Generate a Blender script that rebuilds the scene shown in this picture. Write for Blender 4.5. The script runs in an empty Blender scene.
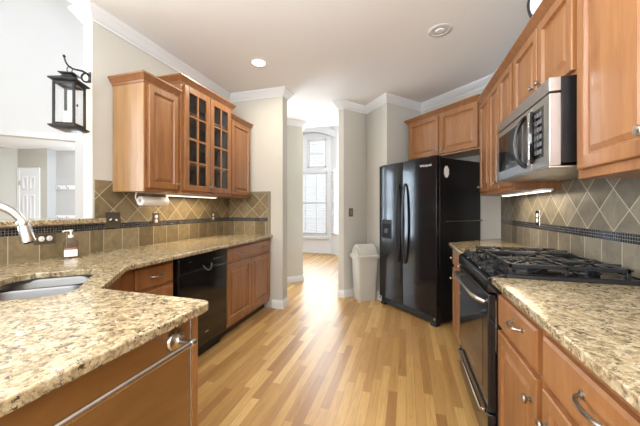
import bpy, bmesh, math, random
from mathutils import Vector, Matrix
random.seed(7)
PI = math.pi; R2 = math.sqrt(2)
scene = bpy.context.scene
C = scene.collection

# ------------------------------------------------------------------ camera, sky, lights, exposure
CAMH = 1.24
cam_d = bpy.data.cameras.new('camera'); cam = bpy.data.objects.new('camera', cam_d); C.objects.link(cam)
cam.location = (0, 0, CAMH); cam.rotation_euler = (PI/2, 0, math.atan(86/286))
cam_d.sensor_width = 36; cam_d.lens = 286/640*36; cam_d.shift_y = -4.5/640; cam_d.clip_start = 0.02
scene.camera = cam

world = bpy.data.worlds.new('world'); scene.world = world; world.use_nodes = True
bg = world.node_tree.nodes['Background']
bg.inputs[0].default_value = (0.90, 0.95, 1.0, 1); bg.inputs[1].default_value = 0.75

def area(name, loc, rot, sx, sy, power, col=(1, 1, 1), spread=180):
    l = bpy.data.lights.new(name, 'AREA'); l.shape = 'RECTANGLE'; l.size = sx; l.size_y = sy
    l.energy = power; l.color = col; l.spread = math.radians(spread)
    o = bpy.data.objects.new(name, l); C.objects.link(o); o.location = loc; o.rotation_euler = rot
    return o
# daylight: great-room windows, bay windows at the end; the fill panels are added lights
area('rear_fill', (-0.3, -2.6, 1.6), (PI/2, 0, 0), 3.2, 2.2, 52, (0.94, 0.97, 1.0))  # added soft panel behind the camera, no window is built there
area('ceiling_fill', (-0.4, -0.9, 1.75), (PI*0.98, 0, 0), 1.6, 1.6, 108, (0.88, 0.94, 1.0))  # added unseen panel aimed up to brighten the ceiling, not a real lamp
area('passage_fill', (-1.15, 5.6, 2.6), (PI*0.55, 0, PI), 1.2, 1.2, 27, (0.97, 0.985, 1.0))  # added panel to brighten the passage, no fixture there
area('great_room_fill', (-4.8, 0.6, 4.6), (0, 0, 0), 4.0, 5.0, 12, (0.94, 0.97, 1.0))  # added overhead panel brightening the great room, no opening above it
area('great_room_windows', (-6.4, 0.1, 2.3), (PI/2, 0, -PI/2), 4.4, 3.2, 150, (0.93, 0.965, 1.0), 110)
area('daylight_bay', (-2.2, 7.35, 1.9), (PI/2, 0, PI), 1.3, 2.6, 36, (0.95, 0.98, 1.0))
area('hall_lamp', (-6.3, 4.0, 2.45), (0, 0, 0), 2.2, 2.2, 5, (1, 0.98, 0.96))

vs = scene.view_settings
scene.display_settings.display_device = 'sRGB'
vs.view_transform = 'Standard'; vs.look = 'None'; vs.gamma = 1; vs.use_curve_mapping = False
vs.exposure = 0.92

# ------------------------------------------------------------------ materials
def new_mat(name):
    m = bpy.data.materials.new(name); m.use_nodes = True
    nt = m.node_tree; return m, nt, nt.nodes['Principled BSDF']

def plain(name, col, rough=0.5, metal=0.0, coat=0.0, emit=None, es=0.0, trans=0.0, ior=1.45, aniso=0, spec=None):
    m, nt, b = new_mat(name)
    b.inputs['Base Color'].default_value = (*col, 1); b.inputs['Roughness'].default_value = rough
    b.inputs['Metallic'].default_value = metal; b.inputs['Coat Weight'].default_value = coat
    b.inputs['Coat Roughness'].default_value = 0.12
    b.inputs['Transmission Weight'].default_value = trans; b.inputs['IOR'].default_value = ior
    if spec is not None: b.inputs['Specular IOR Level'].default_value = spec
    if emit: b.inputs['Emission Color'].default_value = (*emit, 1); b.inputs['Emission Strength'].default_value = es
    return m

def N(nt, t, **kw):
    n = nt.nodes.new(t)
    for k, v in kw.items():
        if k.startswith('i_'): n.inputs[k[2:].replace('_', ' ')].default_value = v
        else: setattr(n, k, v)
    return n
def math_(nt, op, a, b=None, c=None):
    n = nt.nodes.new('ShaderNodeMath'); n.operation = op
    for i, v in enumerate((a, b, c)):
        if v is None: continue
        if isinstance(v, (int, float)): n.inputs[i].default_value = v
        else: nt.links.new(v, n.inputs[i])
    return n.outputs[0]
def ramp(nt, fac, stops, interp='LINEAR'):
    n = nt.nodes.new('ShaderNodeValToRGB'); n.color_ramp.interpolation = interp
    e = n.color_ramp.elements
    e[0].position, e[0].color = stops[0][0], (*stops[0][1], 1)
    e[1].position, e[1].color = stops[-1][0], (*stops[-1][1], 1)
    for p, c in stops[1:-1]:
        x = e.new(p); x.color = (*c, 1)
    nt.links.new(fac, n.inputs[0]); return n.outputs[0]
def mix(nt, fac, a, b, blend='MIX'):
    n = nt.nodes.new('ShaderNodeMix'); n.data_type = 'RGBA'; n.blend_type = blend
    for sock, v in ((n.inputs[0], fac), (n.inputs[6], a), (n.inputs[7], b)):
        if isinstance(v, (int, float)): sock.default_value = v
        elif isinstance(v, tuple): sock.default_value = (*v, 1)
        else: nt.links.new(v, sock)
    return n.outputs[2]
def objco(nt, scale=(1, 1, 1), loc=(0, 0, 0)):
    t = nt.nodes.new('ShaderNodeTexCoord'); mp = nt.nodes.new('ShaderNodeMapping')
    mp.inputs['Scale'].default_value = scale; mp.inputs['Location'].default_value = loc
    nt.links.new(t.outputs['Object'], mp.inputs['Vector']); return mp.outputs[0]
def noise(nt, vec, scale, detail=3, rough=0.5, dist=0.0, out='Fac'):
    n = nt.nodes.new('ShaderNodeTexNoise'); n.inputs['Scale'].default_value = scale
    n.inputs['Detail'].default_value = detail; n.inputs['Roughness'].default_value = rough
    n.inputs['Distortion'].default_value = dist
    nt.links.new(vec, n.inputs['Vector']); return n.outputs[out]

def wood_mat(name, dark, mid, light, rough=0.38, coat=0.4, scale=(9, 9, 0.9)):
    m, nt, b = new_mat(name)
    v = objco(nt, scale)
    g = noise(nt, v, 3.0, 5, 0.55, 0.6)
    big = noise(nt, objco(nt, (1.3, 1.3, 0.6)), 2.0, 2)
    f = math_(nt, 'ADD', math_(nt, 'MULTIPLY', g, 0.6), math_(nt, 'MULTIPLY', big, 0.4))
    c = ramp(nt, f, [(0.30, dark), (0.5, mid), (0.70, light)])
    nt.links.new(c, b.inputs['Base Color'])
    b.inputs['Roughness'].default_value = rough; b.inputs['Coat Weight'].default_value = coat
    b.inputs['Coat Roughness'].default_value = 0.26
    return m
maple = wood_mat('maple_stained', (0.20, 0.075, 0.022), (0.285, 0.118, 0.038), (0.365, 0.167, 0.058))
maple_side = wood_mat('maple_natural_side', (0.28, 0.145, 0.055), (0.37, 0.205, 0.085), (0.44, 0.26, 0.115))
maple_trim = wood_mat('maple_crown', (0.19, 0.075, 0.024), (0.26, 0.105, 0.036), (0.33, 0.145, 0.052))

def floor_mat():
    m, nt, b = new_mat('oak_strip_floor')
    t = nt.nodes.new('ShaderNodeTexCoord'); sp = nt.nodes.new('ShaderNodeSeparateXYZ')
    nt.links.new(t.outputs['Object'], sp.inputs[0]); x, y = sp.outputs[0], sp.outputs[1]
    w = 0.057
    row = math_(nt, 'FLOOR', math_(nt, 'DIVIDE', x, w))
    fx = math_(nt, 'FRACT', math_(nt, 'DIVIDE', x, w))
    wn = nt.nodes.new('ShaderNodeTexWhiteNoise'); wn.noise_dimensions = '1D'; nt.links.new(row, wn.inputs['W'])
    L = 0.85
    yy = math_(nt, 'DIVIDE', math_(nt, 'ADD', y, math_(nt, 'MULTIPLY', wn.outputs['Value'], 7.3)), L)
    idx = math_(nt, 'FLOOR', yy); fy = math_(nt, 'FRACT', yy)
    cb = nt.nodes.new('ShaderNodeCombineXYZ'); nt.links.new(row, cb.inputs[0]); nt.links.new(idx, cb.inputs[1])
    w2 = nt.nodes.new('ShaderNodeTexWhiteNoise'); w2.noise_dimensions = '2D'; nt.links.new(cb.outputs[0], w2.inputs['Vector'])
    col = ramp(nt, w2.outputs['Value'], [(0.0, (0.33, 0.165, 0.052)), (0.25, (0.44, 0.245, 0.080)), (0.6, (0.53, 0.315, 0.108)), (0.85, (0.60, 0.375, 0.14)), (1.0, (0.66, 0.44, 0.185))])
    # grain, shifted per plank
    cv = nt.nodes.new('ShaderNodeCombineXYZ')
    nt.links.new(math_(nt, 'MULTIPLY', x, 45), cv.inputs[0]); nt.links.new(math_(nt, 'MULTIPLY', y, 3.5), cv.inputs[1])
    nt.links.new(math_(nt, 'MULTIPLY', w2.outputs['Value'], 40), cv.inputs[2])
    g = noise(nt, cv.outputs[0], 1.0, 6, 0.6, 1.2)
    gc = ramp(nt, g, [(0.3, (0.72, 0.66, 0.6)), (0.55, (1, 1, 1))])
    col = mix(nt, 0.7, col, gc, 'MULTIPLY')
    ex = math_(nt, 'LESS_THAN', fx, 0.028); ey = math_(nt, 'LESS_THAN', fy, 0.0022)
    e = math_(nt, 'MAXIMUM', ex, ey)
    col = mix(nt, math_(nt, 'MULTIPLY', e, 0.6), col, (0.16, 0.08, 0.035))
    nt.links.new(col, b.inputs['Base Color'])
    b.inputs['Roughness'].default_value = 0.40; b.inputs['Coat Weight'].default_value = 0.2; b.inputs['Coat Roughness'].default_value = 0.28
    bp = nt.nodes.new('ShaderNodeBump'); bp.inputs['Strength'].default_value = 0.12; bp.inputs['Distance'].default_value = 0.002
    nt.links.new(math_(nt, 'SUBTRACT', math_(nt, 'MULTIPLY', g, 0.3), e), bp.inputs['Height']); nt.links.new(bp.outputs[0], b.inputs['Normal'])
    return m
M_floor = floor_mat()

def granite_mat():
    m, nt, b = new_mat('beige_granite')
    v = objco(nt)
    n1 = noise(nt, v, 38, 6, 0.7, 0.8)
    n2 = noise(nt, v, 9, 4, 0.6, 0.5)
    base = ramp(nt, n1, [(0.32, (0.085, 0.058, 0.036)), (0.44, (0.29, 0.215, 0.12)), (0.53, (0.46, 0.37, 0.225)), (0.68, (0.66, 0.60, 0.46))])
    base = mix(nt, math_(nt, 'MULTIPLY', n2, 0.35), base, (0.40, 0.30, 0.165))
    n3 = noise(nt, objco(nt, (1, 1, 1), (3, 1, 2)), 75, 4, 0.65, 0.3)
    sp1 = ramp(nt, n3, [(0.415, (1, 1, 1)), (0.445, (0, 0, 0))])
    n5 = noise(nt, objco(nt, (1, 1, 1), (7, 5, 2)), 16, 3, 0.6, 0.3)
    f = math_(nt, 'MULTIPLY', sp1, ramp(nt, n5, [(0.38, (0.25, 0.25, 0.25)), (0.6, (1, 1, 1))]))
    col = mix(nt, f, base, (0.06, 0.045, 0.035))
    n4 = noise(nt, objco(nt, (1, 1, 1), (9, 4, 2)), 55, 3, 0.6, 0.2)
    sp2 = ramp(nt, n4, [(0.33, (1, 1, 1)), (0.38, (0, 0, 0))])
    col = mix(nt, math_(nt, 'MULTIPLY', sp2, 0.8), col, (0.20, 0.12, 0.06))
    nt.links.new(col, b.inputs['Base Color']); b.inputs['Roughness'].default_value = 0.16
    b.inputs['Specular IOR Level'].default_value = 0.6
    return m
M_granite = granite_mat()

def tile_mat(u0, ud, pal=((0.155, 0.115, 0.062), (0.215, 0.165, 0.092), (0.28, 0.22, 0.13))):
    """tile wall in object space: x along the wall, z up (world height); u0 phase of square tiles, ud phase of diamonds"""
    m, nt, b = new_mat('slate_tile')
    t = nt.nodes.new('ShaderNodeTexCoord'); sp = nt.nodes.new('ShaderNodeSeparateXYZ')
    nt.links.new(t.outputs['Object'], sp.inputs[0]); u, z = sp.outputs[0], sp.outputs[2]
    g = 0.0024
    # lower row
    su = math_(nt, 'DIVIDE', math_(nt, 'SUBTRACT', u, u0), 0.15)
    l_id = math_(nt, 'FLOOR', su)
    l_gr = math_(nt, 'LESS_THAN', math_(nt, 'ABSOLUTE', math_(nt, 'SUBTRACT', math_(nt, 'FRACT', math_(nt, 'ADD', su, 0.5)), 0.5)), g/0.15)
    # diamonds
    D = 0.215
    a = math_(nt, 'DIVIDE', math_(nt, 'ADD', math_(nt, 'SUBTRACT', u, ud), math_(nt, 'SUBTRACT', z, 1.125)), D)
    c = math_(nt, 'DIVIDE', math_(nt, 'SUBTRACT', math_(nt, 'SUBTRACT', u, ud), math_(nt, 'SUBTRACT', z, 1.125)), D)
    def near(v, gg): return math_(nt, 'LESS_THAN', math_(nt, 'ABSOLUTE', math_(nt, 'SUBTRACT', math_(nt, 'FRACT', math_(nt, 'ADD', v, 0.5)), 0.5)), gg)
    d_gr = math_(nt, 'MAXIMUM', near(a, g*1.41/D), near(c, g*1.41/D))
    top = math_(nt, 'GREATER_THAN', z, 1.10)
    gr = math_(nt, 'ADD', math_(nt, 'MULTIPLY', d_gr, top), math_(nt, 'MULTIPLY', l_gr, math_(nt, 'SUBTRACT', 1.0, top)))
    cb = nt.nodes.new('ShaderNodeCombineXYZ')
    nt.links.new(math_(nt, 'ADD', math_(nt, 'MULTIPLY', math_(nt, 'FLOOR', a), top), math_(nt, 'MULTIPLY', l_id, math_(nt, 'SUBTRACT', 1.0, top))), cb.inputs[0])
    nt.links.new(math_(nt, 'MULTIPLY', math_(nt, 'FLOOR', c), top), cb.inputs[1])
    wn = nt.nodes.new('ShaderNodeTexWhiteNoise'); wn.noise_dimensions = '2D'; nt.links.new(cb.outputs[0], wn.inputs['Vector'])
    col = ramp(nt, wn.outputs['Value'], [(0.0, pal[0]), (0.5, pal[1]), (1.0, pal[2])])
    n1 = noise(nt, objco(nt), 14, 5, 0.6, 0.7)
    col = mix(nt, 0.7, col, ramp(nt, n1, [(0.32, (0.55, 0.56, 0.55)), (0.66, (1.18, 1.12, 1.0))]), 'MULTIPLY')
    col = mix(nt, gr, col, (0.50, 0.44, 0.33))
    # mosaic band
    zz = math_(nt, 'DIVIDE', math_(nt, 'SUBTRACT', z, 1.0775), 0.0158)
    uu = math_(nt, 'DIVIDE', u, 0.0158)
    mg = math_(nt, 'MAXIMUM', near(zz, 0.075), near(uu, 0.075))
    cb2 = nt.nodes.new('ShaderNodeCombineXYZ'); nt.links.new(math_(nt, 'FLOOR', zz), cb2.inputs[0]); nt.links.new(math_(nt, 'FLOOR', uu), cb2.inputs[1])
    w3 = nt.nodes.new('ShaderNodeTexWhiteNoise'); w3.noise_dimensions = '2D'; nt.links.new(cb2.outputs[0], w3.inputs['Vector'])
    mc = ramp(nt, w3.outputs['Value'], [(0.0, (0.006, 0.007, 0.010)), (0.7, (0.014, 0.017, 0.028)), (1.0, (0.035, 0.045, 0.075))])
    mc = mix(nt, mg, mc, (0.20, 0.18, 0.15))
    band = math_(nt, 'MULTIPLY', math_(nt, 'GREATER_THAN', z, 1.0775), math_(nt, 'LESS_THAN', z, 1.125))
    col = mix(nt, band, col, mc)
    nt.links.new(col, b.inputs['Base Color'])
    rr = math_(nt, 'SUBTRACT', 0.42, math_(nt, 'MULTIPLY', band, 0.26)); nt.links.new(rr, b.inputs['Roughness'])
    bp = nt.nodes.new('ShaderNodeBump'); bp.inputs['Strength'].default_value = 0.3; bp.inputs['Distance'].default_value = 0.002
    h = math_(nt, 'SUBTRACT', math_(nt, 'MULTIPLY', n1, 0.6), math_(nt, 'MAXIMUM', gr, math_(nt, 'MULTIPLY', band, mg)))
    nt.links.new(h, bp.inputs['Height']); nt.links.new(bp.outputs[0], b.inputs['Normal'])
    return m

def paint(name, col, rough=0.85):
    m, nt, b = new_mat(name)
    n = noise(nt, objco(nt), 3, 3)
    c = mix(nt, n, tuple(v*0.98 for v in col), col); nt.links.new(c, b.inputs['Base Color'])
    b.inputs['Roughness'].default_value = rough; return m
M_wall = paint('warm_beige_paint', (0.56, 0.54, 0.485))
M_wall_white = paint('white_paint', (0.80, 0.81, 0.82))
M_ceil = paint('ceiling_paint', (0.80, 0.785, 0.77))
M_great = paint('great_room_paint', (0.55, 0.555, 0.56))
M_trim = plain('white_gloss_trim', (0.70, 0.70, 0.70), 0.45)

def brushed(name, col, rough, dirn=(2, 2, 200)):
    m, nt, b = new_mat(name); b.inputs['Metallic'].default_value = 1
    b.inputs['Base Color'].default_value = (*col, 1)
    n = noise(nt, objco(nt, dirn), 3, 3)
    r = math_(nt, 'ADD', math_(nt, 'MULTIPLY', n, 0.02), rough - 0.01); nt.links.new(r, b.inputs['Roughness'])
    return m
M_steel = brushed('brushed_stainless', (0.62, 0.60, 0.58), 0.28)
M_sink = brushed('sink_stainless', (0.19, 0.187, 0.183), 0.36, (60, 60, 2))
M_nickel = plain('satin_nickel', (0.50, 0.475, 0.44), 0.25, 1.0)
M_pewter = plain('aged_pewter', (0.34, 0.31, 0.27), 0.30, 1.0)
M_chrome = plain('chrome', (0.80, 0.80, 0.80), 0.12, 1.0)
M_black = plain('gloss_black_enamel', (0.008, 0.008, 0.009), 0.10, 0.0, 0.3)
M_black_fr = plain('fridge_black', (0.008, 0.008, 0.009), 0.13, 0.0, 0.0)
M_blackside = plain('satin_black', (0.008, 0.008, 0.009), 0.30)
M_iron = plain('cast_iron', (0.018, 0.019, 0.022), 0.24)
M_matte = plain('matte_black_metal', (0.018, 0.018, 0.020), 0.42)
M_dglass = plain('dark_oven_glass', (0.010, 0.009, 0.008), 0.04, 0.0, 0.5)
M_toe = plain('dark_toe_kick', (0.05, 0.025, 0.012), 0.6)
M_dkgap = plain('dark_plastic', (0.012, 0.012, 0.012), 0.55)
M_plate = plain('bronze_plate', (0.16, 0.13, 0.10), 0.35, 0.6)
M_white = plain('white_plastic', (0.82, 0.81, 0.78), 0.4)
M_bin = plain('beige_plastic', (0.52, 0.50, 0.44), 0.5)
M_paper = plain('white_paper', (0.86, 0.85, 0.82), 0.9)
M_wax = plain('ivory_wax', (0.72, 0.68, 0.58), 0.5)
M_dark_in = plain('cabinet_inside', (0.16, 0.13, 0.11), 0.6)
M_lampon = plain('lit_lens', (1, 1, 1), 0.4, emit=(1, 0.96, 0.90), es=6)
M_strip = plain('lit_diffuser', (1, 1, 1), 0.4, emit=(1, 0.90, 0.75), es=1.1)
M_lens = plain('unlit_lens', (0.62, 0.60, 0.56), 0.35)
M_blind = plain('white_slats', (0.80, 0.81, 0.82), 0.5)
M_liquid = plain('soap_liquid', (0.55, 0.30, 0.20), 0.2)

def glass_mat(name, tint=(1, 1, 1), gloss=0.1):
    m = bpy.data.materials.new(name); m.use_nodes = True; nt = m.node_tree; nt.nodes.clear()
    o = nt.nodes.new('ShaderNodeOutputMaterial'); tr = nt.nodes.new('ShaderNodeBsdfTransparent'); tr.inputs[0].default_value = (*tint, 1)
    gl = nt.nodes.new('ShaderNodeBsdfGlossy'); gl.inputs['Roughness'].default_value = 0.03
    fr_ = nt.nodes.new('ShaderNodeLayerWeight'); fr_.inputs['Blend'].default_value = 0.35
    mx = nt.nodes.new('ShaderNodeMixShader')
    nt.links.new(math_(nt, 'ADD', 0.03, math_(nt, 'MULTIPLY', math_(nt, 'POWER', fr_.outputs['Facing'], 3.0), 0.5)), mx.inputs[0]); nt.links.new(tr.outputs[0], mx.inputs[1]); nt.links.new(gl.outputs[0], mx.inputs[2])
    nt.links.new(mx.outputs[0], o.inputs[0]); return m
M_glass = glass_mat('clear_pane')
M_cabglass = glass_mat('cabinet_pane', (0.8, 0.82, 0.85))

# ------------------------------------------------------------------ mesh helpers
def link(name, bm, mat, parent=None, bevel=0.0, seg=2, smooth=None):
    bmesh.ops.recalc_face_normals(bm, faces=bm.faces)
    me = bpy.data.meshes.new(name); bm.to_mesh(me); bm.free()
    if mat: me.materials.append(mat)
    o = bpy.data.objects.new(name, me); C.objects.link(o)
    if parent: o.parent = parent
    if bevel:
        md = o.modifiers.new('bevel', 'BEVEL'); md.width = bevel; md.segments = seg; md.limit_method = 'ANGLE'; md.angle_limit = math.radians(35)
    ang = smooth if smooth is not None else 40
    for p in me.polygons: p.use_smooth = True
    try:
        me.set_sharp_from_angle(angle=math.radians(ang))
    except Exception:
        pass
    return o
def BM(): return bmesh.new()
def box(bm, x0, x1, y0, y1, z0, z1, M=None):
    vs_ = [bm.verts.new((M @ Vector(p)) if M else p) for p in
          ((x0, y0, z0), (x1, y0, z0), (x1, y1, z0), (x0, y1, z0), (x0, y0, z1), (x1, y0, z1), (x1, y1, z1), (x0, y1, z1))]
    for f in ((0, 3, 2, 1), (4, 5, 6, 7), (0, 1, 5, 4), (1, 2, 6, 5), (2, 3, 7, 6), (3, 0, 4, 7)):
        bm.faces.new([vs_[i] for i in f])
    return bm
def boxes(*L):
    bm = BM()
    for b in L: box(bm, *b)
    return bm
def prism(bm, pts, z0, z1):
    a = [bm.verts.new((x, y, z0)) for x, y in pts]; b = [bm.verts.new((x, y, z1)) for x, y in pts]
    n = len(pts); bm.faces.new(a[::-1]); bm.faces.new(b)
    for i in range(n): bm.faces.new((a[i], a[(i+1) % n], b[(i+1) % n], b[i]))
    return bm
def rings(bm, loops, cap0=True, cap1=True, closed=True):
    """loops of equal count, bridged"""
    L = [[bm.verts.new(p) for p in lp] for lp in loops]; n = len(L[0])
    for a, b in zip(L, L[1:]):
        for i in range(n if closed else n-1):
            j = (i+1) % n; bm.faces.new((a[i], a[j], b[j], b[i]))
    if cap0: bm.faces.new(L[0][::-1])
    if cap1: bm.faces.new(L[-1])
    return bm
def lathe(bm, prof, M=None, n=20, cap0=True, cap1=True):
    loops = []
    for r, z in prof:
        lp = []
        for i in range(n):
            a = 2*PI*i/n; p = Vector((r*math.cos(a), r*math.sin(a), z)); lp.append(M @ p if M else p)
        loops.append(lp)
    return rings(bm, loops, cap0, cap1)
def tube(bm, pts, r, n=10, cap=True):
    pts = [Vector(p) for p in pts]; loops = []; prev = None
    for i, p in enumerate(pts):
        d = (pts[min(i+1, len(pts)-1)] - pts[max(i-1, 0)]).normalized()
        if prev is None:
            up = Vector((0, 0, 1)) if abs(d.z) < 0.9 else Vector((1, 0, 0)); a = d.cross(up).normalized()
        else: a = (prev - d*prev.dot(d)).normalized()
        prev = a; b = d.cross(a)
        rr = r[i] if isinstance(r, (list, tuple)) else r
        loops.append([p + rr*(math.cos(t)*a + math.sin(t)*b) for t in (2*PI*k/n for k in range(n))])
    return rings(bm, loops, cap, cap)
def bez(p0, p1, p2, p3, n=10):
    p0, p1, p2, p3 = map(Vector, (p0, p1, p2, p3)); out = []
    for i in range(n+1):
        t = i/n; u = 1-t; out.append(u**3*p0 + 3*u*u*t*p1 + 3*u*t*t*p2 + t**3*p3)
    return out
def sweep(bm, path, prof, side=1, z=0.0):
    """mitred moulding: path 2D points, prof list of (out, dz); side=+1 out is to the left of the path"""
    P = [Vector(p) for p in path]; loops = []
    for i, p in enumerate(P):
        def nrm(a, b):
            d = (b-a).normalized(); return Vector((-d.y, d.x))*side
        if i == 0: m = nrm(P[0], P[1])
        elif i == len(P)-1: m = nrm(P[-2], P[-1])
        else:
            n1, n2 = nrm(P[i-1], p), nrm(p, P[i+1]); m = (n1+n2); m = m/(max(0.25, m.dot(n1)))
        loops.append([Vector((p.x+m.x*o, p.y+m.y*o, z+dz)) for o, dz in prof])
    return rings(bm, loops, True, True)
def rrect(w, h, r, n=5, cx=0, cy=0):
    out = []
    for sx, sy, a0 in ((1, 1, 0), (-1, 1, 90), (-1, -1, 180), (1, -1, 270)):
        for k in range(n+1):
            a = math.radians(a0 + 90*k/n); out.append((cx+sx*(w/2-r)+r*math.cos(a), cy+sy*(h/2-r)+r*math.sin(a)))
    return out

def struct(name, bm, mat, bevel=0.0, parent=None, smooth=None):
    o = link(name, bm, mat, parent, bevel, smooth=smooth)
    if not parent: o['kind'] = 'structure'
    return o
def tag(o, label, cat, group=None):
    o['label'] = label; o['category'] = cat
    if group: o['group'] = group
    return o
def thing(name, label, cat, loc=(0, 0, 0), rz=0.0, group=None):
    o = bpy.data.objects.new(name, None); C.objects.link(o); o.location = loc; o.rotation_euler = (0, 0, rz)
    o.empty_display_size = 0.1
    return tag(o, label, cat, group)

# ------------------------------------------------------------------ setting
XL, YE, XR, ZC = -2.22, 3.25, 1.00, 2.72
struct('floor', boxes((-10, 3.5, -3.2, 9, -0.05, 0)), M_floor)
# walls
struct('wall_left', boxes((-2.31, XL, 1.54, YE+0.14, 0, ZC)), M_wall)
struct('wall_half', boxes((-2.31, XL, -3.0, 1.54, 0, 1.13)), M_wall)
struct('wall_end', boxes((XL, -1.46, YE, YE+0.14, 0, ZC)), M_wall)
struct('wall_right', boxes((XR, XR+0.12, -3.0, 3.57, 0, ZC)), M_wall)
def wallseg(name, a, b, th, z0=0, z1=ZC, mat=M_wall, side=1):
    a, b = Vector(a), Vector(b); d = (b-a).normalized(); n = Vector((-d.y, d.x))*side*th
    return struct(name, prism(BM(), [tuple(a), tuple(b), tuple(b+n), tuple(a+n)], z0, z1), mat)
# wall behind the refrigerator and the stepped angled walls left of it (one wall run)
runR = [(-0.905, 4.95), (-0.905, 3.90), (-0.83, 3.90), (-0.555, 4.23), (-0.24, 3.83), (0.20, 4.35), (1.00, 3.55), (1.12, 3.67), (0.2, 4.95)]
struct('wall_back', prism(BM(), [(-0.905, 4.95), (-0.905, 3.90), (-0.83, 3.90), (-0.555, 4.23), (-0.555, 4.95)], 0, ZC), M_wall)
struct('wall_back_middle', prism(BM(), [(-0.555, 4.95), (-0.555, 4.23), (-0.24, 3.83), (0.20, 4.35), (0.20, 4.95)], 0, ZC), M_wall)
struct('wall_back_corner', prism(BM(), [(0.20, 4.95), (0.20, 4.35), (1.00, 3.55), (1.12, 3.67), (1.12, 4.95)], 0, ZC), M_wall)
runP = [(-1.69, 4.60), (-1.90, 4.39), (-2.20, 4.39), (-2.20, 4.95), (-1.86, 4.95)]
struct('wall_passage', prism(BM(), runP, 0, ZC), M_wall)
struct('ceiling', boxes((-2.31, 1.12, -3.0, 4.95, ZC, ZC+0.25)), M_ceil)
# bay room at the end of the passage
BAY0, BAY1 = -2.85, -1.98
struct('ceiling_bay', boxes((-5, 2, 4.95, 9, 4.0, 4.1)), M_wall_white)
struct('wall_bay_header', boxes((-5, -2.2, 4.80, 4.95, 0, 4.0), (-2.2, 2, 4.80, 4.95, ZC+0.25, 4.0)), M_wall_white)
def wall_with_holes(name, a, b, zmax, th, holes, mat):
    """vertical wall from a to b, holes (u0,u1,z0,z1) along it"""
    L = (Vector(b)-Vector(a)).length; ang = math.atan2(b[1]-a[1], b[0]-a[0])
    us = sorted({0, L, *[h[0] for h in holes], *[h[1] for h in holes]}); zs = sorted({0, zmax, *[h[2] for h in holes], *[h[3] for h in holes]})
    bm = BM(); M = Matrix.Translation((a[0], a[1], 0)) @ Matrix.Rotation(ang, 4, 'Z')
    for u0, u1 in zip(us, us[1:]):
        z_start = None
        for z0, z1 in zip(zs, zs[1:]):
            um, zm = (u0+u1)/2, (z0+z1)/2
            if any(h[0] < um < h[1] and h[2] < zm < h[3] for h in holes): continue
            box(bm, u0, u1, 0, th, z0, z1, M)
    return struct(name, bm, mat), M
W1, MW1 = wall_with_holes('wall_bay', (-4.6, 7.6), (BAY1, 7.6), 4.0, 0.12, [(1.55, 2.52, 0.52, 2.26), (1.95, 2.50, 2.38, 3.16)], M_wall_white)
W2, MW2 = wall_with_holes('wall_bay_angled', (BAY1, 7.6), (BAY1+1.3, 6.3), 4.0, 0.12, [(0.10, 1.0, 0.52, 2.26)], M_wall_white)
struct('wall_bay_side', boxes((BAY1+1.3, BAY1+1.42, 4.95, 6.3, 0, 4.0)), M_wall_white)

def window_unit(n, M, u0, u1, z0, z1, rows, cols, parent_mat=M_trim):
    fw = 0.045; bm = BM()
    for b in ((u0, u1, z0, z0+fw), (u0, u1, z1-fw, z1), (u0, u0+fw, z0, z1), (u1-fw, u1, z0, z1)):
        box(bm, b[0], b[1], -0.02, 0.08, b[2], b[3], M)
    zm = (z0+z1)/2
    if rows > 1: box(bm, u0, u1, 0.02, 0.07, zm-0.025, zm+0.025, M)
    f = struct('window_%d' % n, bm, M_trim, 0.003)
    mb = BM()
    for i in range(1, cols):
        u = u0+(u1-u0)*i/cols; box(mb, u-0.010, u+0.010, 0.035, 0.055, z0+fw, z1-fw, M)
    for j in range(1, rows*2):
        z = z0+(z1-z0)*j/(rows*2); box(mb, u0+fw, u1-fw, 0.0355, 0.0545, z-0.010, z+0.010, M)
    link('muntins', mb, M_trim, f)
    link('pane', box(BM(), u0+fw, u1-fw, 0.044, 0.048, z0+fw, z1-fw, M), M_glass, f)
    return f
window_unit(1, MW1, 1.55, 2.52, 0.52, 2.26, 2, 3)
window_unit(2, MW1, 1.95, 2.50, 2.38, 3.16, 1, 1)
window_unit(3, MW2, 0.10, 1.0, 0.52, 2.26, 2, 3)
def blind(name, M, u0, u1, z0, z1, pitch, tilt, label, cat, depth=0.045, y=-0.05):
    t = thing(name, label, cat, M @ Vector(((u0+u1)/2, 0, z0)))
    bm = BM(); z = z0+pitch
    while z < z1-0.03:
        S = M @ Matrix.Translation((0, y, z)) @ Matrix.Rotation(tilt, 4, 'X')
        box(bm, u0+0.01, u1-0.01, -depth/2, depth/2, -0.0015, 0.0015, S); z += pitch
    o = link('slats', bm, M_blind); r = link('head_rail', box(BM(), u0, u1, y-0.03, y+0.03, z1-0.03, z1+0.02, M), M_trim)
    for q in (o, r): q.parent = t; q.matrix_parent_inverse = Matrix.Translation(t.location).inverted()
    return t
blind('window_blind', MW1, 1.56, 2.51, 0.56, 2.25, 0.045, 0.65, 'white horizontal blind over the front window at the end of the passage', 'blind')
blind('window_blind', MW2, 0.12, 0.98, 0.56, 2.25, 0.045, 0.6, 'white horizontal blind over the angled window beside the front one', 'blind')
blind('plantation_shutter', MW1, 2.03, 2.44, 2.42, 3.12, 0.075, 0.75, 'white louvred shutter in the high window above the blinds', 'shutter', depth=0.07, y=-0.045)
# arch band high up in the bay, base panel below the windows
bm = BM(); loops = []
for i in range(17):
    u = -3.9 + 2.4*i/16; zc = 3.50 - 0.55*((u+2.55)/1.2)**2
    loops.append([(u, 7.42, zc-0.16), (u, 7.42, zc+0.02), (u, 7.6, zc+0.02), (u, 7.6, zc-0.16)])
struct('trim_1', rings(bm, loops), paint('arch_grey', (0.66, 0.67, 0.68)))
struct('trim_2', boxes((-4.5, BAY1-0.02, 7.52, 7.6, 0.40, 0.46)), M_trim, 0.006)

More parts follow.
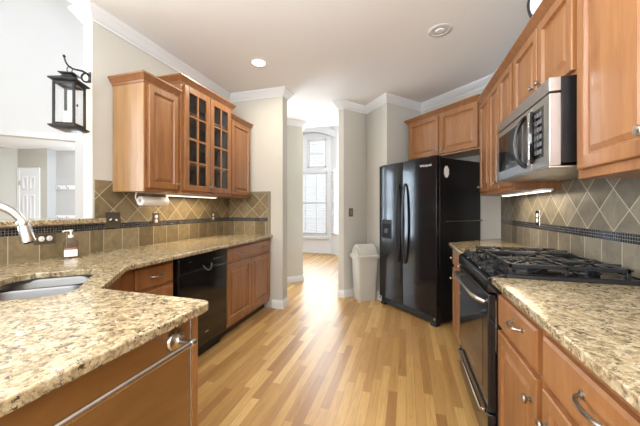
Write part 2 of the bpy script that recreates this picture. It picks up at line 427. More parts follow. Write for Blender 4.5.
# great room seen over the half wall
W3a = (-6.9, 1.8); dW = Vector((1, 1)).normalized()
def Wp(s): return (W3a[0]+dW.x*s, W3a[1]+dW.y*s)
struct('wall_great_room', BM(), M_wall_white) if False else None
W3, MW3 = wall_with_holes('wall_great_room', Wp(-3.0), Wp(3.6), 4.9, 0.14, [(1.3, 3.0+2.2627, 0.0, 2.37), (5.40, 6.52, 0.4, 2.3)], M_great)
struct('ceiling_great_room', boxes((-9, -2.34, -3, 7, 4.9, 5.0)), M_wall_white)
struct('trim_3', boxes((-2.31, -2.27, -3.0, 4.95, ZC+0.25, 4.9)), M_wall_white)
W5, MW5 = wall_with_holes('wall_great_far', (-4.35, 4.35), (-2.34, 4.95), 4.9, 0.14, [(0.25, 1.75, 0.4, 2.3)], M_great)
M_daylit = plain('daylit_glass', (0.8, 0.85, 0.9), 0.3, emit=(0.70, 0.85, 1.0), es=8)
wf = window_unit(4, MW3, 5.40, 6.52, 0.4, 2.3, 2, 2)
link('daylit_pane', box(BM(), 5.41, 6.51, 0.06, 0.07, 0.41, 2.29, MW3), M_daylit, wf)
wf = window_unit(5, MW5, 0.25, 1.75, 0.4, 2.3, 2, 3)
link('daylit_pane', box(BM(), 0.26, 1.74, 0.06, 0.07, 0.41, 2.29, MW5), M_daylit, wf)
# hall behind the cased opening
M_hall = paint('hall_beige', (0.44, 0.415, 0.36)); M_hall2 = paint('hall_greige', (0.42, 0.40, 0.375))
wallseg('wall_hall_left', (-9.2, 1.2), (-8.20, 4.12), 0.1, 0, 2.58, M_hall)
HA = Vector((-8.20, 4.12)); HB = Vector((-7.57, 4.305))
wallseg('wall_hall_door', tuple(HA), tuple(HB), 0.1, 0, 2.58, M_hall)
HC = Vector((-7.62, 4.50)); HD = Vector((-6.0, 5.04))
wallseg('wall_hall_corner', tuple(HB), tuple(HC), 0.02, 0, 2.58, M_hall2)
wallseg('wall_hall_hooks', tuple(HC), tuple(HD), 0.1, 0, 2.58, M_hall2)
struct('ceiling_hall', prism(BM(), [(-9.5, -0.5), (-5.05, 3.95), (-5.0, 5.6), (-9.5, 5.6)], 2.56, 2.66), M_ceil)

CROWN = [(0.0, -0.095), (0.010, -0.095), (0.012, -0.080), (0.026, -0.070), (0.042, -0.040), (0.058, -0.020), (0.064, -0.012), (0.064, 0.0), (0.0, 0.0)]
BASE = [(0, 0), (0.014, 0), (0.014, 0.070), (0.011, 0.083), (0.006, 0.092), (0.004, 0.105), (0, 0.105)]
struct('trim_4', sweep(BM(), [(-2.31, 1.70), (-2.31, 1.54), (XL, 1.54), (XL, YE), (-1.46, YE), (-1.46, YE+0.14), (-2.2, YE+0.14)], CROWN, -1, ZC), M_trim)
struct('trim_5', sweep(BM(), [(-2.20, 4.39), (-1.90, 4.39), (-1.69, 4.60), (-1.86, 4.95)], CROWN, -1, ZC), M_trim)
struct('trim_6', sweep(BM(), [(-0.905, 4.9)] + runR[1:7] + [(XR, -2.9)], CROWN, -1, ZC), M_trim)
struct('baseboard_end', sweep(BM(), [(-1.60, YE), (-1.46, YE), (-1.46, YE+0.14), (-2.2, YE+0.14)], BASE, -1, 0), M_trim)
struct('baseboard_passage', sweep(BM(), [(-2.20, 4.39), (-1.90, 4.39), (-1.69, 4.60), (-1.86, 4.95)], BASE, -1, 0), M_trim)
struct('baseboard_back', sweep(BM(), [(-0.905, 4.9)] + runR[1:6] , BASE, -1, 0), M_trim)

# six-panel door in the hall
dang = math.atan2(HB.y-HA.y, HB.x-HA.x)
door_frame = struct('door_1', BM() if False else boxes((0.0, 0.06, -0.02, 0.0, 0, 2.08), (0.44, 0.50, -0.02, 0.0, 0, 2.08), (0.0, 0.50, -0.02, 0.0, 2.08, 2.14)), M_trim)
door_frame.location = (HA.x, HA.y, 0); door_frame.rotation_euler = (0, 0, dang)
def rect_rings(bm, x0, x1, z0, z1, prof):
    loops = [[(x0+i, y, z0+i), (x1-i, y, z0+i), (x1-i, y, z1-i), (x0+i, y, z1-i)] for i, y in prof]
    return rings(bm, loops)
bm = boxes((0.06, 0.44, -0.012, 0.0, 0, 2.08))
for (a, b) in ((0.10, 0.235), (0.265, 0.40)):
    for (c, d) in ((0.2, 0.85), (1.0, 1.55), (1.65, 1.95)):
        rect_rings(bm, a, b, c, d, [(0, -0.012), (0.01, -0.018), (0.03, -0.018), (0.035, -0.014)])
link('door_panel', bm, M_trim, door_frame)
link('hinge', boxes((0.052, 0.066, -0.03, -0.012, 1.75, 1.85)), M_pewter, door_frame)
# coat hook rails
hang = math.atan2(HD.y-HC.y, HD.x-HC.x)
for zc, lb in ((1.72, 'upper'), (1.04, 'lower')):
    t = thing('coat_rack', 'white wall rail with metal coat hooks in the hall, the %s of two' % lb, 'coat rack', (HC.x, HC.y, zc), hang, None)
    link('rail', boxes((0.015, 0.95, -0.02, 0.0, -0.045, 0.045)), M_trim, t, 0.003)
    for k in range(4):
        x = 0.10+0.2*k
        link('hook', tube(BM(), [(x, -0.02, 0.0), (x, -0.05, -0.03), (x, -0.075, -0.02), (x, -0.08, 0.03)], 0.008, 8), M_pewter, t)
t = thing('flush_ceiling_light', 'round lit ceiling light in the hall past the great room', 'ceiling light', (-6.9, 2.95, 2.56))
link('base', lathe(BM(), [(0.17, -0.02), (0.17, 0)], n=28), M_trim, t)
link('lamp_shade', lathe(BM(), [(0.02, -0.09), (0.10, -0.08), (0.15, -0.05), (0.16, -0.02)], n=28), M_lampon, t)

# ------------------------------------------------------------------ backsplash tiles
def splash(n, origin, rz, L, z0, z1, u0, ud, y=0.0, **kw):
    o = struct('trim_%d' % n, boxes((0, L, -0.008-y, 0, z0, z1)), tile_mat(u0, ud, **kw)); o.location = origin; o.rotation_euler = (0, 0, rz); return o
# left wall: local x -> +Y
splash(7, (XL, 1.555, 0), PI/2, YE-1.555-0.008, 0.914, 1.455, 0.062, 0.243)
splash(8, (XL, -1.0, 0), PI/2, 1.0+1.555, 0.914, 1.13, 0.117, 0.0)
# end wall: local x -> +X
splash(9, (XL, YE, 0), 0, 0.56, 0.914, 1.43, 0.08, 0.02)
struct('trim_10', boxes((XL+0.56, XL+0.60, YE-0.008, YE, 0.914, 1.455), (XL, XL+0.56, YE-0.008, YE, 1.43, 1.455)), plain('tile_border', (0.24, 0.21, 0.155), 0.45))
# right wall: local x -> -Y
splash(11, (XR, 3.56, 0), -PI/2, 4.4, 0.914, 1.50, 0.03, 0.05, pal=((0.135, 0.115, 0.085), (0.185, 0.16, 0.12), (0.24, 0.21, 0.165)))  # same tile, greyer palette: this wall's cooler light put into the colour

# ------------------------------------------------------------------ cabinet kit (local: x width, front at y=0 facing -y, z up)
def knob(parent, x, z, y=-0.02, mat=M_pewter, r=0.014):
    M = Matrix.Translation((x, y, z)) @ Matrix.Rotation(PI/2, 4, 'X')
    return link('knob', lathe(BM(), [(r*0.72, 0), (r*0.72, 0.002), (r*0.36, 0.006), (r*0.34, 0.013), (r*0.9, 0.018), (r, 0.023), (r*0.85, 0.028), (r*0.3, 0.031)], M, 16), mat, parent)
def pull(parent, x, z, w=0.10, y=-0.02, mat=M_pewter):
    bm = BM(); pts = bez((x-w/2, y, z), (x-w/2+0.005, y-0.042, z-0.004), (x+w/2-0.005, y-0.042, z-0.004), (x+w/2, y, z), 14)
    rr = [0.0045+0.002*math.sin(PI*i/14) for i in range(15)]; tube(bm, pts, rr, 8)
    for s in (-1, 1):
        lathe(bm, [(0.011, 0), (0.011, 0.003), (0.006, 0.006)], Matrix.Translation((x+s*w/2, y, z)) @ Matrix.Rotation(PI/2, 4, 'X'), 12)
    return link('pull', bm, mat, parent)
def raised_door(parent, x0, x1, z0, z1, name='door', fw=0.052, mat=maple):
    return link(name, rect_rings(BM(), x0, x1, z0, z1, [(0.0, 0.0), (0.0, -0.016), (0.004, -0.020), (fw-0.006, -0.020), (fw-0.001, -0.012), (fw+0.001, -0.005), (fw+0.008, -0.005), (fw+0.032, -0.016), (fw+0.034, -0.016)]), mat, parent, smooth=20)
def drawer_front(parent, x0, x1, z0, z1, name='drawer'):
    return link(name, rect_rings(BM(), x0, x1, z0, z1, [(0.0, 0.0), (0.0, -0.014), (0.010, -0.020), (0.012, -0.020)]), maple, parent, smooth=20)
def glass_door(parent, x0, x1, z0, z1):
    fw = 0.052; bm = BM()
    for b in ((x0, x0+fw, z0, z1), (x1-fw, x1, z0, z1), (x0+fw, x1-fw, z0, z0+fw), (x0+fw, x1-fw, z1-fw, z1)):
        box(bm, b[0], b[1], -0.020, 0, b[2], b[3])
    d = link('door', bm, maple, parent, 0.003)
    mb = BM(); xm = (x0+x1)/2; box(mb, xm-0.009, xm+0.009, -0.018, -0.004, z0+fw, z1-fw)
    for k in range(1, 4):
        z = z0+fw+(z1-z0-2*fw)*k/4; box(mb, x0+fw, x1-fw, -0.0175, -0.0045, z-0.009, z+0.009)
    link('muntins', mb, maple, d, 0.002)
    link('pane', boxes((x0+fw, x1-fw, -0.007, -0.004, z0+fw, z1-fw)), M_cabglass, d)
    return d
CABCROWN = [(0.0, -0.014), (0.006, -0.014), (0.009, 0.002), (0.020, 0.010), (0.034, 0.034), (0.041, 0.038), (0.041, 0.050), (0.0, 0.050)]

def base_body(t, w, d, toe=True, left=True, right=True, top=0.883):
    link('body', boxes((0, w, 0, d, 0.10, top)), maple, t, 0.001)
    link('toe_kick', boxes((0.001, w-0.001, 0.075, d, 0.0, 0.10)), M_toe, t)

# ---- left run, front frame plane
XF = -1.63
RZL = PI/2
t = thing('base_cabinet', 'maple drawer base cabinet between the sink corner and the black dishwasher', 'cabinet', (XF, 1.30, 0), RZL)
base_body(t, 0.392, -(-2.22-0.008-XF)-0.012+0.0)
d = drawer_front(t, 0.075, 0.378, 0.722, 0.855); pull(d, 0.228, 0.79)
d = drawer_front(t, 0.075, 0.378, 0.44, 0.695); pull(d, 0.228, 0.57)
d = drawer_front(t, 0.075, 0.378, 0.15, 0.42); pull(d, 0.228, 0.285)

t = thing('base_cabinet', 'maple base cabinet with wide drawer and two doors beside the end wall', 'cabinet', (XF, 2.31, 0), RZL)
base_body(t, 0.925, 0.575)
d = drawer_front(t, 0.02, 0.905, 0.725, 0.858); pull(d, 0.24, 0.79); pull(d, 0.70, 0.79)
d = raised_door(t, 0.02, 0.458, 0.15, 0.70); knob(d, 0.425, 0.655)
d = raised_door(t, 0.467, 0.905, 0.15, 0.70); knob(d, 0.50, 0.655)

# dishwasher
t = thing('dishwasher', 'black built-in dishwasher under the left granite counter', 'dishwasher', (XF+0.005, 1.697, 0), RZL)
w = 0.61
link('body', boxes((0.01, w-0.01, 0.03, 0.56, 0.03, 0.87)), M_dkgap, t)
dr = link('door', boxes((0.01, w-0.01, -0.030, 0.03, 0.12, 0.742)), M_black, t, 0.006)
cp = link('control_panel', boxes((0.01, w-0.01, -0.034, 0.03, 0.746, 0.868)), M_black, t, 0.006)
bmh = tube(BM(), bez((0.27, -0.036, 0.775), (0.28, -0.060, 0.715), (0.36, -0.060, 0.715), (0.37, -0.036, 0.775), 12), 0.006, 8)
link('handle', bmh, plain('grey_black', (0.10, 0.10, 0.10), 0.25), cp)
for k in range(6): link('button', boxes((0.40+0.028*k, 0.418+0.028*k, -0.038, -0.034, 0.80, 0.812)), plain('dark_button', (0.05, 0.05, 0.05), 0.4), cp) if k < 5 else None
link('badge', boxes((0.10, 0.145, -0.0355, -0.034, 0.822, 0.829)), M_nickel, cp)
link('vent_trim', boxes((0.30, 0.34, -0.0315, -0.030, 0.21, 0.222)), M_nickel, dr)
link('toe_kick', boxes((0.02, w-0.02, 0.04, 0.10, 0.0, 0.115)), M_dkgap, t)

# diagonal sink base, peninsula
t = thing('base_cabinet', 'maple diagonal corner cabinet under the sink', 'cabinet', (0, 0, 0))
link('body', prism(BM(), [(-2.20, 0.0), (-1.22, 0.0), (-1.22, 0.84), (-1.245, 0.88), (-1.575, 1.21), (-1.64, 1.295), (-2.20, 1.295)], 0.10, 0.68), maple, t, 0.001)
link('face_frame', prism(BM(), [(-1.235, 0.842), (-1.573, 1.18), (-1.63, 1.297), (-1.65, 1.297), (-1.59, 1.170), (-1.252, 0.83)], 0.68, 0.883), maple, t, 0.001)
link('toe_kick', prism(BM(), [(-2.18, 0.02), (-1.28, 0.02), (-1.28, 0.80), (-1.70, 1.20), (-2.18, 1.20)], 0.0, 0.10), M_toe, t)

t = thing('peninsula_cabinet', 'maple peninsula cabinet with flat end panel and towel bar', 'cabinet', (0, 0, 0))
link('body', boxes((-1.215, -0.71, -0.80, 0.825, 0.10, 0.883)), maple, t, 0.001)
pn = link('end_panel', boxes((-0.71, -0.695, -0.80, 0.795, 0.0, 0.883)), wood_mat('panel_maple', (0.14, 0.062, 0.018), (0.205, 0.095, 0.028), (0.27, 0.13, 0.042), 0.28, 0.4, (3, 1.0, 4)), t, 0.001)
link('corner_post', boxes((-0.71, -0.690, 0.800, 0.828, 0.0, 0.883)), maple, t, 0.003)
link('edge_bead', boxes((-0.700, -0.691, 0.794, 0.801, 0.0, 0.883)), M_nickel, t, 0.001)
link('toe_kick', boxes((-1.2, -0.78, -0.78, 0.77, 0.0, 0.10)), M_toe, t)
# towel bar on the panel
t = thing('towel_bar', 'brushed nickel towel bar on the peninsula end panel', 'towel bar', (-0.6935, 0.728, 0.828))
Mx = Matrix.Rotation(PI/2, 4, 'Y')
for nm, yy in (('mount', 0), ('mount', -0.62)):
    bm = lathe(BM(), [(0.035, 0), (0.035, 0.004), (0.030, 0.010), (0.019, 0.011), (0.012, 0.016), (0.008, 0.024), (0.007, 0.060)], Matrix.Translation((0, yy, 0)) @ Mx, 24)
    lathe(bm, [(0.004, -0.014), (0.010, -0.009), (0.011, 0.0), (0.010, 0.009), (0.004, 0.014)], Matrix.Translation((0.065, yy, 0)) @ Matrix.Rotation(PI/2, 4, 'X'), 16)
    link(nm, bm, M_nickel, t)
link('rail', tube(BM(), [(0.065, -0.64, 0), (0.065, 0.012, 0)], 0.0085, 14), M_nickel, t)

# granite with sink hole
SC = Vector((-1.535, 0.845)); SW, SH, SR = 0.53, 0.335, 0.085
def sink_w(p): return (SC.x + (p[0]+p[1])/R2, SC.y + (-p[0]+p[1])/R2)
hole = [sink_w(p) for p in rrect(SW, SH, SR, 7)]
outer = [(-2.213, -0.80), (-0.662, -0.80), (-0.655, 0.815), (-0.657, 0.832), (-0.664, 0.848), (-0.680, 0.860), (-0.70, 0.863), (-1.185, 0.863), (-1.205, 0.872), (-1.515, 1.235), (-1.523, 1.255), (-1.585, 3.241), (-2.213, 3.241)]
def slab(name, outer, hole, z0, z1, mat, bevel=0.010):
    bm = BM(); es = []
    for lp in ([outer, hole] if hole else [outer]):
        v = [bm.verts.new((x, y, z0)) for x, y in lp]
        es += [bm.edges.new((v[i], v[(i+1) % len(v)])) for i in range(len(v))]
    r = bmesh.ops.triangle_fill(bm, use_beauty=True, use_dissolve=False, edges=es)
    fs = [g for g in r['geom'] if isinstance(g, bmesh.types.BMFace)]
    e = bmesh.ops.extrude_face_region(bm, geom=fs)
    for g in e['geom']:
        if isinstance(g, bmesh.types.BMVert): g.co.z = z1
    return link(name, bm, mat, None, bevel, 3, smooth=50)
o = slab('granite_countertop', outer, hole, 0.884, 0.914, M_granite)
tag(o, 'beige speckled granite countertop around the sink and along the left wall', 'countertop')
o = link('bar_ledge', prism(BM(), [(-2.52, -1.2), (-2.17, -1.2), (-2.17, 1.61), (-2.211, 1.61), (-2.211, 1.535), (-2.52, 1.535)], 1.131, 1.168), M_granite, None, 0.008)
tag(o, 'raised beige granite bar ledge on top of the half wall behind the sink', 'bar ledge')

# sink (double bowl, undermount)
t = thing('sink', 'stainless double bowl undermount sink in the corner counter', 'sink', (SC.x, SC.y, 0), -PI/4)
def bowl(cx, w, h, r, zt=0.881, zb=0.70):
    L = []
    for ins, z in ((0, zt), (0.004, zt-0.01), (0.010, zb+0.03), (0.022, zb+0.008), (0.05, zb)):
        L.append([(x, y, z) for x, y in rrect(w-2*ins, h-2*ins, max(r-ins*0.6, 0.02), 6, cx, 0)])
    return rings(BM(), L, False, True)
bx0, bx1 = -SW/2, SW/2
b1w = 0.205; b2w = SW-b1w-0.018
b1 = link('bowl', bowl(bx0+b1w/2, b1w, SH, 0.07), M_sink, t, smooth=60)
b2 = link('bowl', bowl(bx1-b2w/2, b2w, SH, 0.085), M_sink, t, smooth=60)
link('rim', (lambda bm: rings(bm, [[(x, y, 0.8835) for x, y in rrect(SW+0.03, SH+0.03, 0.09, 7)], [(x, y, 0.8835) for x, y in rrect(SW-0.001, SH-0.001, SR, 7)], [(x, y, 0.868) for x, y in rrect(SW-0.001, SH-0.001, SR, 7)]], False, False))(BM()), M_sink, t)
link('divider', boxes((bx0+b1w-0.003, bx0+b1w+0.021, -SH/2+0.004, SH/2-0.004, 0.79, 0.870)), M_sink, t, 0.008, 3)
for cx in (bx0+b1w/2, bx1-b2w/2):
    link('drain', lathe(BM(), [(0.040, 0.701), (0.038, 0.704), (0.030, 0.703), (0.012, 0.702)], Matrix.Translation((cx, 0, 0)), 20), M_chrome, t)
# faucet
fx, fy = -1.727, 0.648
t = thing('faucet', 'brushed nickel pull-down kitchen faucet behind the sink', 'faucet', (fx, fy, 0.914), PI/4)
link('base', lathe(BM(), [(0.030, 0), (0.030, 0.006), (0.024, 0.012), (0.022, 0.07), (0.018, 0.085), (0.016, 0.10)], n=20), M_nickel, t)
pts = [(0, 0, 0.09), (0, 0, 0.20)] + bez((0, 0, 0.20), (0.0, 0, 0.365), (0.165, 0, 0.385), (0.222, 0, 0.270), 16)[1:]
link('spout', tube(BM(), pts, 0.0160, 14), M_nickel, t, smooth=60)
Mh = Matrix.Translation((0.221, 0, 0.272)) @ Matrix.Rotation(PI-0.22, 4, 'Y')
hd = link('spray_head', lathe(BM(), [(0.014, -0.01), (0.018, 0.0), (0.0205, 0.004), (0.0205, 0.018), (0.018, 0.020), (0.021, 0.026), (0.026, 0.085), (0.026, 0.092), (0.019, 0.095)], Mh, 20), M_nickel, t)
link('nozzle', lathe(BM(), [(0.019, 0.093), (0.017, 0.099)], Mh, 20), M_matte, hd)
link('lever', tube(BM(), [(0.0, -0.02, 0.06), (0.0, -0.05, 0.075), (0.0, -0.11, 0.12)], [0.008, 0.007, 0.005], 10), M_nickel, t)
# soap bottle
t = thing('soap_bottle', 'clear soap bottle with white pump and label by the tiled half wall', 'soap dispenser', (-2.135, 1.345, 0.914), 1.0)
def sq(r0, z, f=0.72, rr=0.014): return [(x, y, z) for x, y in rrect(r0*2, r0*2*f, rr, 4)]
link('bottle', rings(BM(), [sq(0.036, 0), sq(0.038, 0.006), sq(0.038, 0.095), sq(0.032, 0.112, 0.75, 0.016), sq(0.014, 0.125, 1, 0.012), sq(0.014, 0.135, 1, 0.012)]), glass_mat('clear_plastic', (0.82, 0.78, 0.76)), t)
link('soap', rings(BM(), [sq(0.033, 0.005), sq(0.034, 0.066)]), M_liquid, t)
link('label', boxes((-0.034, 0.034, -0.0295, -0.028, 0.010, 0.055)), M_white, t)
pu = link('pump', lathe(BM(), [(0.015, 0.133), (0.015, 0.150), (0.005, 0.152), (0.005, 0.172), (0.012, 0.173), (0.012, 0.184)], n=14), M_white, t)
link('nozzle', tube(BM(), [(0, 0, 0.180), (-0.035, -0.005, 0.178), (-0.040, -0.005, 0.170)], 0.0045, 8), M_white, pu)

# ---- left uppers
XU = -1.895; DU = XU-XL-0.010
def upper(name_label, y0, w, z0, z1, xf=XU, dpt=None, crown=True, cpath=None):
    dpt = dpt or (xf-XL-0.010)
    t = thing('wall_cabinet', name_label, 'cabinet', (xf, y0, 0), RZL); return t, dpt
ZB = 1.372
t, dp = upper('single-door maple wall cabinet nearest the lantern, with pale side panel', 1.685, 0.335, ZB, 2.215)
link('body', boxes((0.006, 0.335, 0, dp, ZB, 2.215)), maple, t, 0.001)
link('side_panel', boxes((0.0, 0.006, 0.004, dp, ZB, 2.215)), maple_side, t, 0.001)
d = raised_door(t, 0.03, 0.325, ZB+0.028, 2.195); knob(d, 0.30, ZB+0.075)
link('crown', sweep(BM(), [(0.0, dp), (0, 0), (0.345, 0.0)], CABCROWN, -1, 2.213), maple_trim, t)

t, dp = upper('taller double-door maple wall cabinet with divided glass panes', 2.022, 0.745, ZB, 2.345, xf=-1.865)
gb = boxes((0, 0.02, 0.0, dp, ZB, 2.345), (0.725, 0.745, 0.0, dp, ZB, 2.345), (0.02, 0.725, 0.0, dp, ZB, ZB+0.025), (0.02, 0.725, 0, dp, 2.32, 2.345), (0.02, 0.725, dp-0.01, dp, ZB+0.025, 2.32),
           (0.02, 0.06, 0, 0.02, ZB+0.025, 2.32), (0.685, 0.725, 0, 0.02, ZB+0.025, 2.32), (0.355, 0.39, 0, 0.02, ZB+0.025, 2.32), (0.06, 0.685, 0, 0.02, 2.29, 2.32), (0.06, 0.685, 0, 0.02, ZB+0.025, ZB+0.045))
link('body', gb, maple, t, 0.001)
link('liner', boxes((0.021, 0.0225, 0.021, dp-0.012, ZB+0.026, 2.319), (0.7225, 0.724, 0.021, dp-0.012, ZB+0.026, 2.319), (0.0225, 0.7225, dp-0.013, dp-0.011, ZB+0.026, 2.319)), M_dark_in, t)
for k in range(1, 4):
    zz = ZB+0.03+0.235*k
    link('shelf', boxes((0.0225, 0.7225, 0.03, dp-0.013, zz, zz+0.018)), maple_side, t)
d = glass_door(t, 0.03, 0.366, ZB+0.028, 2.325); knob(d, 0.345, ZB+0.075)
d = glass_door(t, 0.376, 0.715, ZB+0.028, 2.325); knob(d, 0.40, ZB+0.075)
link('crown', sweep(BM(), [(0.0, dp), (0, 0), (0.745, 0.0), (0.745, dp)], CABCROWN, -1, 2.343), maple_trim, t)

t, dp = upper('narrow single-door maple wall cabinet against the end wall', 2.770, 0.455, ZB, 2.255)
link('body', boxes((0, 0.455, 0, dp, ZB, 2.255)), maple, t, 0.001)
d = raised_door(t, 0.03, 0.425, ZB+0.028, 2.235); knob(d, 0.08, ZB+0.075)
link('crown', sweep(BM(), [(0.0, 0), (0.455, 0.0)], CABCROWN, -1, 2.253), maple_trim, t)

# under-cabinet light left + paper towels
t = thing('undercabinet_light', 'slim lit light bar under the glass-door cabinet', 'light', (-2.03, 2.05, ZB), RZL)
link('housing', boxes((0.0, 0.66, -0.03, 0.03, -0.014, -0.001)), M_white, t, 0.002)
link('diffuser', boxes((0.01, 0.65, -0.022, 0.022, -0.020, -0.014)), M_strip, t)
area('undercabinet_glow_left', (-2.03, 2.38, ZB-0.025), (0, 0, PI/2), 0.62, 0.06, 2.2, (1, 0.80, 0.52))
t = thing('paper_towel_holder', 'white curved paper towel holder under the first wall cabinet', 'paper towel holder', (-2.06, 1.77, ZB), RZL)
link('arm', tube(BM(), [(0, 0.0, 0), (-0.012, 0, -0.02), (-0.014, 0, -0.045), (-0.004, 0, -0.068), (0.015, 0, -0.070)], 0.005, 8), M_white, t)
link('rod', tube(BM(), [(0.0, 0, -0.070), (0.30, 0, -0.070)], 0.005, 8), M_white, t)
link('bracket', boxes((-0.01, 0.30, -0.012, 0.012, -0.004, 0.0), (0.29, 0.30, -0.008, 0.008, -0.07, -0.004)), M_white, t)
o = link('paper_towel_roll', rings(BM(), [[(x+0, r*math.cos(a), r*math.sin(a)) for a in [2*PI*k/28 for k in range(28)]] for x, r in ((0, 0.012), (0, 0.036), (0.002, 0.037), (0.258, 0.037), (0.26, 0.036), (0.26, 0.012))], False, False), M_paper)
o.location = (-2.06, 1.795, ZB-0.070); o.rotation_euler = (0, 0, RZL)
tag(o, 'white paper towel roll hanging under the first wall cabinet', 'paper towel roll')

# outlets & switches
def plate(name, label, cat, loc, rz, w, h, kind, mat=M_plate, face=M_white):
    t = thing(name, label, cat, loc, rz)
    link('plate', rect_rings(BM(), -w/2, w/2, -h/2, h/2, [(0, 0), (0, -0.003), (0.005, -0.006), (0.006, -0.006)]), mat, t)
    if kind == 'duplex':
        for s in (-1, 1):
            s_ = link('socket', lathe(BM(), [(0.0165, 0), (0.0165, 0.003), (0.0155, 0.0035)], Matrix.Translation((0, -0.005, s*0.020)) @ Matrix.Rotation(PI/2, 4, 'X'), 18), face, t)
            link('slot', boxes((-0.007, -0.005, -0.0092, -0.0084, s*0.020-0.003, s*0.020+0.006), (0.005, 0.007, -0.0092, -0.0084, s*0.020-0.003, s*0.020+0.005)), M_dkgap, s_)
    elif kind == 'duplex_flat':
        for s in (-1, 1):
            s_ = link('socket', lathe(BM(), [(0.0165, 0), (0.0165, 0.003), (0.0155, 0.0035)], Matrix.Translation((s*0.021, -0.005, 0)) @ Matrix.Rotation(PI/2, 4, 'X'), 18), face, t)
            link('slot', boxes((s*0.021-0.003, s*0.021+0.006, -0.0092, -0.0084, -0.007, -0.005), (s*0.021-0.003, s*0.021+0.005, -0.0092, -0.0084, 0.005, 0.007)), M_dkgap, s_)
    elif kind == 'toggle2':
        for s in (-1, 1):
            link('toggle', box(BM(), s*0.023-0.005, s*0.023+0.005, -0.022, -0.004, -0.004, 0.006, Matrix.Translation((0, 0, s*0.004)) @ Matrix.Rotation(s*0.5, 4, 'X')), face, t, 0.002)
    elif kind == 'toggle':
        link('toggle', box(BM(), -0.005, 0.005, -0.020, -0.004, -0.006, 0.008, Matrix.Rotation(0.4, 4, 'X')), face, t, 0.002)
    elif kind == 'rocker':
        link('rocker', boxes((-0.017, 0.017, -0.010, -0.005, -0.034, 0.034)), face, t, 0.002)
    return t
xs = XL+0.008
plate('wall_outlet', 'bronze outlet with two round white sockets beside the faucet', 'outlet', (xs, 1.245, 1.048), RZL, 0.118, 0.072, 'duplex_flat')
plate('light_switch', 'bronze double switch plate where the bar ledge ends', 'light switch', (xs, 1.685, 1.150), RZL, 0.125, 0.125, 'toggle2')
plate('wall_outlet', 'bronze outlet on the tiles below the paper towel roll', 'outlet', (xs, 2.092, 1.145), RZL, 0.072, 0.118, 'duplex')
plate('wall_outlet', 'small outlet with white plug-in on the tiles near the end wall', 'outlet', (xs, 2.905, 1.145), RZL, 0.072, 0.118, 'duplex')
plate('wall_outlet', 'grey outlet on the right backsplash behind the stove', 'outlet', (XR-0.008, 2.64, 1.165), -PI/2, 0.075, 0.125, 'duplex', M_nickel)
dd = Vector((0.275, 0.33)).normalized()
plate('light_switch', 'bronze switch plate on the beige wall above the trash can', 'light switch', (-0.83+0.13*dd.x, 3.90+0.13*dd.y, 1.185), math.atan2(0.33, 0.275), 0.075, 0.118, 'rocker', M_plate, plain('bronze_rocker', (0.22, 0.19, 0.16), 0.4))

# ------------------------------------------------------------------ right side
RZR = -PI/2
XFR = 0.435
def right_base(label, y1, w, d=0.55):
    return thing('base_cabinet', label, 'cabinet', (XFR, y1, 0), RZR)
t = right_base('right-hand maple base cabinet with short drawer and one door beside the stove', 1.548, 0.445)
base_body(t, 0.445, 0.553)
d = drawer_front(t, 0.012, 0.425, 0.690, 0.835); pull(d, 0.262, 0.785, 0.095)
d = raised_door(t, 0.012, 0.425, 0.13, 0.668); knob(d, 0.388, 0.578, r=0.016)
t = right_base('right-hand maple base cabinet with the wide drawer, nearest the viewer', 1.101, 0.86)
base_body(t, 0.86, 0.553)
d = drawer_front(t, 0.022, 0.84, 0.690, 0.835); pull(d, 0.305, 0.782, 0.13)
d = raised_door(t, 0.022, 0.428, 0.13, 0.668); knob(d, 0.062, 0.572, r=0.016)
d = raised_door(t, 0.434, 0.84, 0.13, 0.668); knob(d, 0.80, 0.572, r=0.016)
t = right_base('right-hand maple base cabinet between the stove and the refrigerator', 2.94, 0.625)
link('body', prism(BM(), [(0, 0), (0.625, 0), (0.625, 0.55), (-0.43, 0.55), (-0.43, 0.47)], 0.10, 0.883), maple, t, 0.001)
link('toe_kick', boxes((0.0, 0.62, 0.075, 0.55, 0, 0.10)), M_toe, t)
d = drawer_front(t, 0.03, 0.60, 0.725, 0.858); knob(d, 0.10, 0.79, mat=M_nickel); knob(d, 0.50, 0.79, mat=M_nickel)
d = raised_door(t, 0.03, 0.312, 0.13, 0.70); knob(d, 0.07, 0.60, mat=M_nickel)
d = raised_door(t, 0.318, 0.60, 0.13, 0.70); knob(d, 0.56, 0.60, mat=M_nickel)
o = slab('granite_countertop', [(0.387, 0.10), (0.991, 0.10), (0.991, 1.540), (0.400, 1.540), (0.390, 1.537), (0.387, 1.528)], None, 0.884, 0.914, M_granite)
tag(o, 'beige speckled granite countertop in front of the stove on the right', 'countertop')
o = slab('granite_countertop', [(0.39, 2.315), (0.991, 2.315), (0.991, 3.545), (0.955, 3.545), (0.40, 2.99), (0.39, 2.965)], None, 0.884, 0.914, M_granite)
tag(o, 'small granite countertop between the stove and the refrigerator', 'countertop')

# stove (local x: 0 at far side y=2.31 -> 0.76 near)
t = thing('gas_stove', 'black gas range with cast iron grates in the right counter', 'stove', (0.40, 2.307, 0), RZR)
W = 0.758
link('body', boxes((0.004, W-0.004, 0.02, 0.585, 0.03, 0.905)), M_blackside, t, 0.003)
ct = link('cooktop', rings(BM(), [[(x, y, z) for x, y in ((i, 0.055+i), (W-i, 0.055+i), (W-i, 0.590-i*0.3), (i, 0.590-i*0.3))] for i, z in ((0.0, 0.905), (0.0, 0.926), (0.004, 0.932), (0.020, 0.932), (0.030, 0.925), (0.034, 0.925))]), M_black, t)
